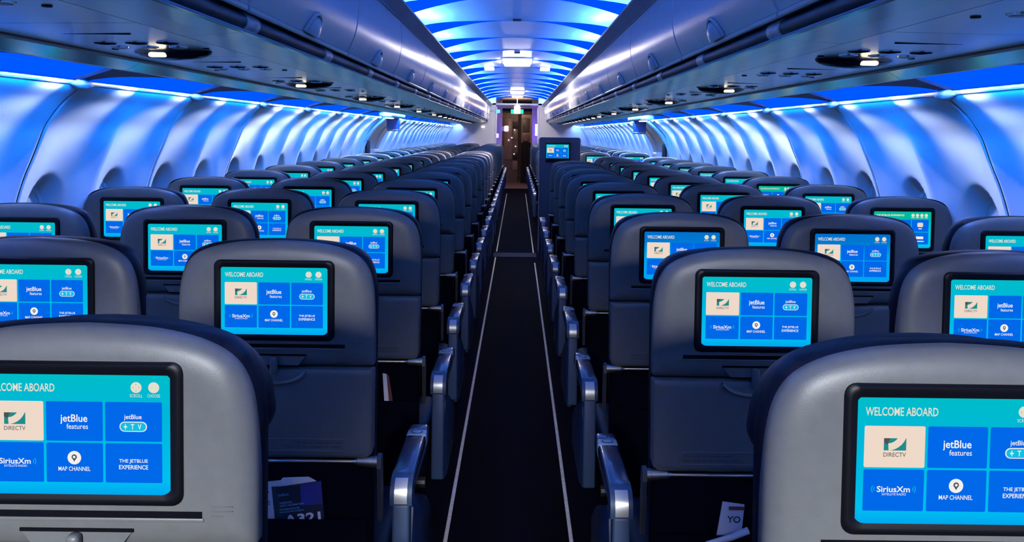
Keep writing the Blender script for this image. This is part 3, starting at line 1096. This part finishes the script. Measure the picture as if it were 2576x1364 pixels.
# ------------------------------------------------------------------ aisle ceiling
mb = MB()
CX = 0.72
NX = 28
P0, PL = 6.70 - 1.175 * 9, 1.175


def ceil_z(x, p):
    e = abs(x) / 0.64
    arch = 0.107 * e ** 2
    flat = 0.019 * e ** 1.5 + 0.012 * e ** 6
    t = sstep(0.0, 1.0, p)
    return zz(0.863) - (arch * (1 - t) + flat * t)


xs = [-CX + 2 * CX * i / NX for i in range(NX + 1)]
k = 0
while P0 + PL * k < Y_FRONT:
    y0 = P0 + PL * k
    k += 1
    if y0 + PL < Y_AFT:
        continue
    ys = [y0 + PL * t / 10 for t in range(11)]
    mb.loft([[(x, y, ceil_z(x, (y - y0) / PL * 0.999)) for x in xs] for y in ys], M['ceil'], False, False, closed=False)
    ye = y0 + PL
    lo = [(x, ye, ceil_z(x, 0.0)) for x in xs]
    hi = [(x, ye - 0.001, ceil_z(x, 0.999) + 0.0005) for x in xs]
    lo2 = [(x, ye + 0.012, ceil_z(x, 0.0) - 0.003) for x in xs]
    mb.loft([hi, lo], M['L_cres'], False, False, closed=False, smooth=False)
    mb.loft([lo, lo2], M['ceil'], False, False, closed=False, smooth=False)
for y in (6.6, 9.3):
    mb.box(-0.03, 0.03, y, y + 0.05, zz(0.850), zz(0.8615), M['black'])
structure(mb.build('ceiling', sharp=0.5))
mb = MB()
mb.box(-1.7, 1.7, Y_AFT, 27.0, zz(0.95), zz(0.98), M['ceil'])
structure(mb.build('ceiling_backing'))

for sd in (-1, 1):
    nm = 'left' if sd < 0 else 'right'
    mb = MB()
    y = 3.52 - 1.3 * 5
    while y < Y_FRONT:
        a0, a1 = max(Y_AFT, y + 0.0015), min(Y_FRONT, y + 1.3 - 0.0015)
        mb.prism_y([(0.640, zz(0.614)), (0.634, zz(0.620)), (0.577, zz(0.662)), (0.575, zz(0.671)), (0.580, zz(0.673)), (0.586, zz(0.667)), (0.640, zz(0.640)), (0.72, zz(0.640)), (0.72, zz(0.614))], a0, a1, M['valance'], sx=sd)
        y += 1.3
    tn += 1
    structure(mb.build('trim_%d' % tn))
    mb = MB()
    mb.prism_y([(0.598, zz(0.660)), (0.612, zz(0.654)), (0.618, zz(0.660)), (0.604, zz(0.671))], Y_AFT, Y_FRONT, M['L_cove'], sx=sd)
    tag(mb.build('cove_light_strip'), 'light line along the %s edge of the aisle ceiling' % nm, 'light strip')

# aisle lamps
for k, (y, hw, ln) in enumerate(((10.3, 0.157, 0.38), (17.9, 0.135, 0.33), (19.8, 0.12, 0.2))):
    lab = ('biggest bright ceiling lamp over the middle of the aisle', 'smaller bright ceiling lamp above the far aisle', 'farthest ceiling lamp just before the entry')[k]
    t = thing('ceiling_lamp', lab, 'lamp', (0, y, zz(0.862)), 'aisle ceiling lamps')
    mb = MB()
    mb.rbox(-hw - 0.018, hw + 0.018, -ln - 0.02, ln + 0.02, -0.020, 0.0, 0.006, M['ceil'], 2)
    mb.build('lamp_frame', t)
    mb = MB()
    mb.rbox(-hw, hw, -ln, ln, -0.048, -0.012, 0.016, M['L_dome'], 3)
    d = mb.build('diffuser', t)
    d['label'] = 'glowing diffuser'
for sd in (-1, 1):
    mb = MB()
    mb.rbox(sd * 0.352 - 0.06, sd * 0.352 + 0.06, 11.0, 11.14, zz(0.795), zz(0.832), 0.006, M['L_white'], 2)
    tag(mb.build('emergency_light'), 'small white ceiling light %s of the big ceiling lamp' % ('left' if sd < 0 else 'right'), 'lamp', 'small ceiling lights')

# ------------------------------------------------------------------ overhead bins
DOORC = smooth_pts([(0.674, 0.318), (0.660, 0.347), (0.646, 0.382), (0.636, 0.425), (0.631, 0.475), (0.631, 0.525), (0.634, 0.570), (0.640, 0.610)], 3)


def door_at(s):
    i = min(int(s * (len(DOORC) - 1)), len(DOORC) - 2)
    t = s * (len(DOORC) - 1) - i
    return tuple(DOORC[i][j] + (DOORC[i + 1][j] - DOORC[i][j]) * t for j in range(2))


def build_bin(sd):
    L = 1.3
    g = 0.0045
    root = bpy.data.objects.new('overhead_bin', None)
    C.objects.link(root)
    mb = MB()
    prof = list(DOORC) + [(0.70, 0.608), (0.72, 0.36), (0.70, 0.318)]
    mb.loft([[(sd * (x + dx), y, z) for x, z in prof] for y, dx in ((g, 0.010), (g + 0.007, 0.0), (L - g - 0.007, 0.0), (L - g, 0.010))], M['bin'])
    door = mb.build('bin_door', root, sharp=0.5)
    # cup latch at the middle of the lower door edge
    mb = MB()

    def patch(scale, lift):
        pts = []
        for q in range(0, 181, 12):
            a = math.radians(q)
            yy = L / 2 + 0.085 * scale * math.cos(a)
            s = 0.02 + 0.28 * scale * math.sin(a)
            x, z = door_at(s)
            pts.append((sd * (x - lift * 0.86), yy, z - lift * 0.5))
        return pts
    mb.tube(patch(1.0, 0.006), 0.006, M['trim'], 8)
    # the paddle keeps to the curve of the door
    rows2 = []
    for f in (1.0, 0.97, 0.75, 0.4, 0.05):
        r = []
        for q in range(0, 181, 12):
            a = math.radians(q)
            yy = L / 2 + 0.085 * 0.86 * f * math.cos(a)
            s = 0.02 + 0.28 * 0.86 * f * math.sin(a)
            x, z = door_at(s)
            lift = {1.0: 0.002, 0.97: 0.012, 0.75: 0.022, 0.4: 0.028}.get(f, 0.030)
            r.append((sd * (x - lift * 0.86), yy, z - lift * 0.5))
        rows2.append(r)
    mb.loft(rows2, M['trim'], False, True, closed=False)
    mb.build('bin_latch', door)
    mb = MB()
    mb.tube([(sd * 0.678, 0.008, 0.3095), (sd * 0.678, L - 0.008, 0.3095)], 0.0085, M['trim'], 10)
    mb.build('door_trim', root)
    mb = MB()
    prof = [(0.681, 0.2490), (0.690, 0.2465), (0.76, 0.2415), (0.8385, 0.2370), (0.8385, 0.30), (0.747, 0.30), (0.742, 0.2555), (0.705, 0.2530), (0.684, 0.2550)]
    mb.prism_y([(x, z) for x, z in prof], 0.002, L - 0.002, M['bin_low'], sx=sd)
    mb.tube([(sd * 0.684, 0.002, 0.2525), (sd * 0.684, L - 0.002, 0.2525)], 0.0038, M['valance'], 6)
    mb.build('bin_base', root)
    return root


binp = {sd: build_bin(sd) for sd in (-1, 1)}
for sd in (-1, 1):
    nm = 'left' if sd < 0 else 'right'
    y = 0.92
    n = 0
    while y + 1.3 <= Y_FRONT + 0.05:
        o = binp[sd] if n == 0 else copy_tree(binp[sd])
        o.location = (0, y, EYE)
        tag(o, 'silver blue curved overhead bin on the %s, %s from the camera' % (nm, ORD[n]), 'overhead bin', 'overhead bins on the %s' % nm)
        y += 1.3
        n += 1
    # closed backs of the bin row
    mb = MB()
    mb.box(min(sd * 0.74, sd * 1.60), max(sd * 0.74, sd * 1.60), Y_AFT, Y_FRONT, zz(0.345), zz(0.95), M['cove'])
    mb.box(min(sd * 0.66, sd * 0.9), max(sd * 0.66, sd * 0.9), Y_AFT, 0.915, zz(0.25), zz(0.61), M['bin'])
    tn += 1
    structure(mb.build('trim_%d' % tn))

# hand rails with row markers
for sd in (-1, 1):
    nm = 'left' if sd < 0 else 'right'
    t = thing('hand_rail', 'dark hand rail with silver row markers under the %s bins' % nm, 'rail', (0, 0, EYE), 'hand rails')
    RX, RZ, RR = 0.713, 0.2825, 0.0235
    mb = MB()
    mb.tube([(sd * RX, 0.92, RZ), (sd * RX, Y_FRONT, RZ)], RR, M['gasket'], 20)
    mb.build('rail_tube', t)
    for k in range(19):
        y = 2.27 + 0.93 * k
        mb = MB()
        mb.tube([(sd * RX, y, RZ), (sd * RX, y + 0.004, RZ), (sd * RX, y + 0.106, RZ), (sd * RX, y + 0.11, RZ)], [RR + 0.0005, RR + 0.0035, RR + 0.0035, RR + 0.0005], M['marker'], 20)
        mk = mb.build('row_marker', t)
        if 27 - k > 0 and k < 8:
            mb = MB()
            nrm = Vector((-sd * 0.9, 0, -0.43)).normalized()
            up = Vector((-sd * 0.43, 0, 0.9)).normalized()
            rd = Vector((0, -sd, 0))
            c = Vector((sd * RX, y + 0.055, RZ)) + nrm * (RR + 0.0042)
            put_text(mb, str(27 - k), M['silver'], c, rd, up, height=0.022, bold=0.01)
            c = Vector((sd * RX, y - 0.045, RZ)) + nrm * (RR + 0.0008)
            put_text(mb, str(27 - k), M['arm_body'], c, rd, up, height=0.022, bold=0.0)
            mb.build('row_number', mk, raw=True)

# ------------------------------------------------------------------ service panels above the seats
def build_panel(sd, sign):
    L = 0.865
    root = bpy.data.objects.new('service_panel', None)
    C.objects.link(root)
    mb = MB()

    def pz(x):
        return 0.2370 - (x - 0.8415) * 0.0135
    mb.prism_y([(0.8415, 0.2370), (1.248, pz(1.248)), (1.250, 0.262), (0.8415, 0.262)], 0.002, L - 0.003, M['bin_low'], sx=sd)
    mb.box(min(sd * 0.95, sd * 1.245), max(sd * 0.95, sd * 1.245), 0.21, 0.216, pz(1.0) - 0.0016, 0.245, M['shell_dark'])
    mb.build('panel', root)
    for q, x in enumerate((0.945, 1.03, 1.115)):
        mb = MB()
        c = (sd * x, 0.430, pz(x))
        mb.disc(c, (0, 0, -1), 0.031, 0.0016, M['chrome'], 20)
        mb.disc((c[0], c[1], c[2] - 0.0008), (0, 0, -1), 0.0285, 0.0022, M['shell_dark'], 20)
        mb.disc((c[0], c[1], c[2] - 0.0028), (0, 0, -1), 0.012, 0.002, M['shell_dark'], 12)
        mb.build('air_vent', root)
        mb = MB()
        c = (sd * (x + 0.017), 0.555, pz(x))
        mb.disc(c, (0, 0, -1), 0.026, 0.003, M['chrome'], 20)
        mb.disc((c[0], c[1], c[2] - 0.002), (0, 0, -1), 0.021, 0.0022, M['shroud'], 16)
        mb.build('reading_light', root)
    mb = MB()
    for x in (0.900, 1.165):
        mb.disc((sd * x, 0.600, pz(x)), (0, 0, -1), 0.010, 0.003, M['bezel'], 12)
    mb.build('call_button', root)
    if sign:
        mb = MB()
        mb.ell((0, 0, 0), 0.118, 0.060, 0.027, M['pod'], 24, 6, -1.0, 0.0)
        mb.warp(lambda x, y, z: (sd * 1.035 + x, 0.70 + y, pz(1.035) + 0.001 + z))
        pod = mb.build('sign_pod', root)
        mb = MB()
        mb.rbox(sd * 1.062 - 0.026, sd * 1.062 + 0.026, 0.640, 0.662, pz(1.06) - 0.0195, pz(1.06) - 0.0055, 0.0065, M['L_sign'], 3)
        lit = mb.build('lit_sign', pod)
        lit['label'] = 'warm glowing sign'
    return root


SIGN_Y = 2.62 - 0.66
pp = {(sd, s): build_panel(sd, s) for sd in (-1, 1) for s in (True, False)}
pused = set()
for sd in (-1, 1):
    nm = 'left' if sd < 0 else 'right'
    k = 0
    y = SIGN_Y - 0.865 * 2
    lamps = 0
    while y + 0.865 < Y_FRONT:
        sign = (k % 2 == 0) or y > 9.8
        key = (sd, sign)
        if key in pused:
            o = copy_tree(pp[key])
        else:
            o = pp[key]
            pused.add(key)
        o.location = (0, y, EYE)
        tag(o, 'pale service panel %s over the %s seats, %s from the camera' % ('with glowing sign' if sign else 'without sign', nm, ORD[k]), 'service panel', 'service panels on the %s' % nm)
        y += 0.865
        k += 1

# ------------------------------------------------------------------ partition with a screen
t = thing('bulkhead_partition', 'tall dark navy partition with a lit screen right of the aisle', 'partition', (0.51, 10.2, 0))
mb = MB()
mb.loft([ring_y(rrect(-0.24, 0.24, 0.0, 1.375, 0.025), y) for y in (0, 0.04)], M['navy_panel'], smooth=False)
mb.build('panel', t)
mb = MB()
mb.tube([(0.241, 0.0, 0.05), (0.241, 0.0, 1.36)], 0.004, M['silver'], 6)
mb.tube([(-0.241, 0.0, 0.05), (-0.241, 0.0, 1.36)], 0.004, M['silver'], 6)
mb.build('edge_trim', t)
mb = MB()
mb.rbox(-0.165, 0.125, -0.018, 0.002, 1.085, 1.32, 0.008, M['bezel'])
mon = mb.build('monitor', t)
d = bpy.data.objects.new('display', DISP['near'])
C.objects.link(d)
d.parent = mon
d.scale = (1.17, 1.0, 1.25)
d.location = (-0.027, -0.006, 1.205 - SZ * 1.25)

# ------------------------------------------------------------------ front of the cabin
for sd in (-1, 1):
    nm = 'left' if sd < 0 else 'right'
    mb = MB()
    mb.box(min(sd * 0.50, sd * 1.85), max(sd * 0.50, sd * 1.85), Y_FRONT, Y_FRONT + 0.05, 0, zz(0.95), M['bulk'])
    mb.tube([(sd * 0.50, Y_FRONT, 0.0), (sd * 0.50, Y_FRONT, zz(0.60))], 0.018, M['bulk'], 8)
    structure(mb.build('wall_bulkhead_%s' % nm))
    mb = MB()
    mb.box(min(sd * 0.525, sd * 0.62), max(sd * 0.525, sd * 0.62), Y_FRONT + 0.05, 23.2, 0, zz(0.95), M['bulk'])
    mb.box(min(sd * 0.40, sd * 0.62), max(sd * 0.40, sd * 0.62), 23.2, 23.3, 0, zz(0.95), M['bulk'])
    structure(mb.build('wall_entry_%s' % nm))
mb = MB()
mb.box(-0.62, 0.62, Y_FRONT, 23.3, zz(0.66), zz(0.70), M['ceil'])
structure(mb.build('ceiling_entry'))
mb = MB()
mb.box(0.470, 0.5245, 22.6, 22.66, zz(-0.06), zz(0.24), M['L_violet'])
mb.box(0.465, 0.5248, 22.58, 22.68, zz(0.24), zz(0.26), M['silver'])
tag(mb.build('entry_light'), 'tall violet blue wall light on the right of the entry', 'lamp')
mb = MB()
mb.box(-0.5245, -0.480, 22.6, 22.66, zz(-0.12), zz(-0.02), M['L_violet'])
mb.box(-0.5248, -0.475, 22.58, 22.68, zz(-0.02), zz(0.0), M['silver'])
tag(mb.build('entry_light'), 'shorter violet blue wall light on the left of the entry', 'lamp')
# green exit signs under the ceiling
t = thing('exit_sign', 'white lit box with green ends over the end of the aisle', 'sign', (0.0, 19.9, zz(0.50)))
mb = MB()
mb.rbox(-0.075, 0.075, -0.03, 0.03, -0.06, 0.06, 0.01, M['L_warm'], 2)
mb.box(-0.01, 0.01, -0.01, 0.01, 0.05, 0.365, M['silver'])
mb.build('sign_box', t)
for s in (-1, 1):
    mb = MB()
    mb.rbox(s * 0.11 - 0.032, s * 0.11 + 0.032, -0.03, 0.03, -0.06, 0.04, 0.008, M['L_green'], 2)
    mb.build('green_lens', t)
mb = MB()
mb.rbox(-0.475, -0.395, 20.2, 20.25, zz(0.46), zz(0.54), 0.012, M['L_teal'], 2)
mb.box(-0.634, -0.47, 20.21, 20.24, zz(0.49), zz(0.51), M['silver'])
tag(mb.build('exit_light'), 'small teal glowing sign at the front of the left bins', 'sign')
mb = MB()
mb.rbox(-0.84, -0.76, Y_FRONT - 0.04, Y_FRONT - 0.001, zz(0.12), zz(0.16), 0.01, M['L_warm'], 2)
tag(mb.build('bulkhead_lamp'), 'small warm lamp on the left front bulkhead', 'lamp')
# galley seen through the entry
mb = MB()
mb.box(-0.9, 0.9, 26.6, 26.66, 0, zz(0.66), M['brown'])
structure(mb.build('wall_front'))
for sd in (-1, 1):
    mb = MB()
    mb.box(min(sd * 0.9, sd * 0.95), max(sd * 0.9, sd * 0.95), 23.3, 26.6, 0, zz(0.66), M['brown'])
    structure(mb.build('wall_galley_%s' % ('left' if sd < 0 else 'right')))
t = thing('galley_unit', 'brown galley unit with dark ovens and small lamps behind the entry', 'galley unit', (-0.10, 25.4, 0))
mb = MB()
mb.box(-0.50, 0.13, 0, 0.6, 0, 2.0, M['brown'])
mb.build('cabinet', t)
for x0, x1, z0, z1, m, nm in ((-0.02, 0.12, 1.55, 1.75, 'black', 'oven'), (-0.02, 0.12, 1.25, 1.50, 'brown_lt', 'locker_door'), (-0.02, 0.12, 0.35, 0.60, 'brown_lt', 'locker_door'),
                              (-0.28, -0.05, 0.65, 1.85, 'brown_lt', 'locker_door'), (-0.02, 0.12, 0.65, 0.85, 'black', 'cart_front')):
    mb = MB()
    mb.rbox(x0, x1, -0.03, 0.005, z0, z1, 0.008, M[m], 2)
    mb.build(nm, t)
for x, z in ((-0.05, 1.27), (0.03, 1.50), (0.06, 1.02), (0.02, 0.80), (-0.14, 1.20)):
    mb = MB()
    mb.rbox(x - 0.018, x + 0.018, -0.06, -0.03, z, z + 0.03, 0.006, M['L_warm'], 2)
    mb.build('indicator_lamp', t)
mb = MB()
mb.rbox(-0.335, -0.225, 23.06, 23.10, zz(0.04), zz(0.19), 0.02, M['L_warm'], 2)
mb.box(-0.45, -0.30, 23.08, 23.2, zz(0.05), zz(0.18), M['bulk'])
tag(mb.build('entry_panel_lamp'), 'square cream lit panel on the left side of the entry opening', 'lamp')
mb = MB()
for k in range(8):
    x = 0.13 + 0.033 * k
    mb.tube([(x, 24.4 + 0.02 * (k % 2), 0.03), (x + 0.003, 24.4 + 0.02 * (k % 2), 1.0), (x, 24.4 + 0.02 * (k % 2), 1.15 + 0.05 * math.sin(k / 7 * PI))], 0.022, M['curtain'], 8)
tag(mb.build('curtain'), 'black draped curtain on the right of the galley', 'curtain')
mb = MB()
mb.box(0.13, 0.42, 24.9, 25.4, 0.0, 1.95, M['brown_lt'])
mb.rbox(0.15, 0.36, 24.87, 24.905, 1.45, 1.85, 0.01, M['shell'], 2)
mb.rbox(0.15, 0.36, 24.87, 24.905, 1.15, 1.40, 0.01, M['brown'], 2)
tag(mb.build('galley_locker'), 'taupe locker with grey doors behind the black curtain', 'locker')
ld = bpy.data.lights.new('galley_lamp', 'POINT')
ld.energy = 14
ld.color = (1.0, 0.62, 0.42)
ld.shadow_soft_size = 0.08
lo = bpy.data.objects.new('galley_lamp', ld)
C.objects.link(lo)
lo.location = (0.0, 24.0, 1.98)

# rear wall behind the camera closes the cabin
mb = MB()
mb.box(-1.85, 1.85, Y_AFT - 0.05, Y_AFT, 0, zz(0.95), M['brown'])
structure(mb.build('wall_rear'))
# unseen spot lamps added on the aft wall to light the seat backs
for sd in (-1, 1):
    t = thing('galley_spot_lamp', 'round white spot lamp high on the aft galley wall, %s of the aisle' % ('left' if sd < 0 else 'right'), 'lamp', (sd * 0.62, Y_AFT, 1.82), 'aft wall spot lamps')
    mb = MB()
    mb.tube([(0, 0.0, 0), (0, 0.03, 0), (0, 0.032, 0), (0, 0.075, -0.008), (0, 0.076, -0.008)], [0.10, 0.10, 0.07, 0.085, 0.065], M['bulk'], 20)
    mb.build('lamp_frame', t)
    mb = MB()
    mb.disc((0, 0.074, -0.008), (0, 1, -0.1), 0.06, 0.004, M['L_warm'], 20)
    mb.build('lamp_lens', t)
    ld = bpy.data.lights.new('aft_spot', 'SPOT')
    ld.energy = L_AFT_FILL
    ld.color = (0.92, 0.96, 1.0)
    ld.spot_size = math.radians(27.0)
    ld.spot_blend = 1.0
    ld.shadow_soft_size = 0.22
    lo = bpy.data.objects.new('aft_spot', ld)
    C.objects.link(lo)
    lo.parent = t
    lo.location = (0, 0.30, -0.02)
    lo.rotation_euler = (math.radians(90 - 19), 0, 0)
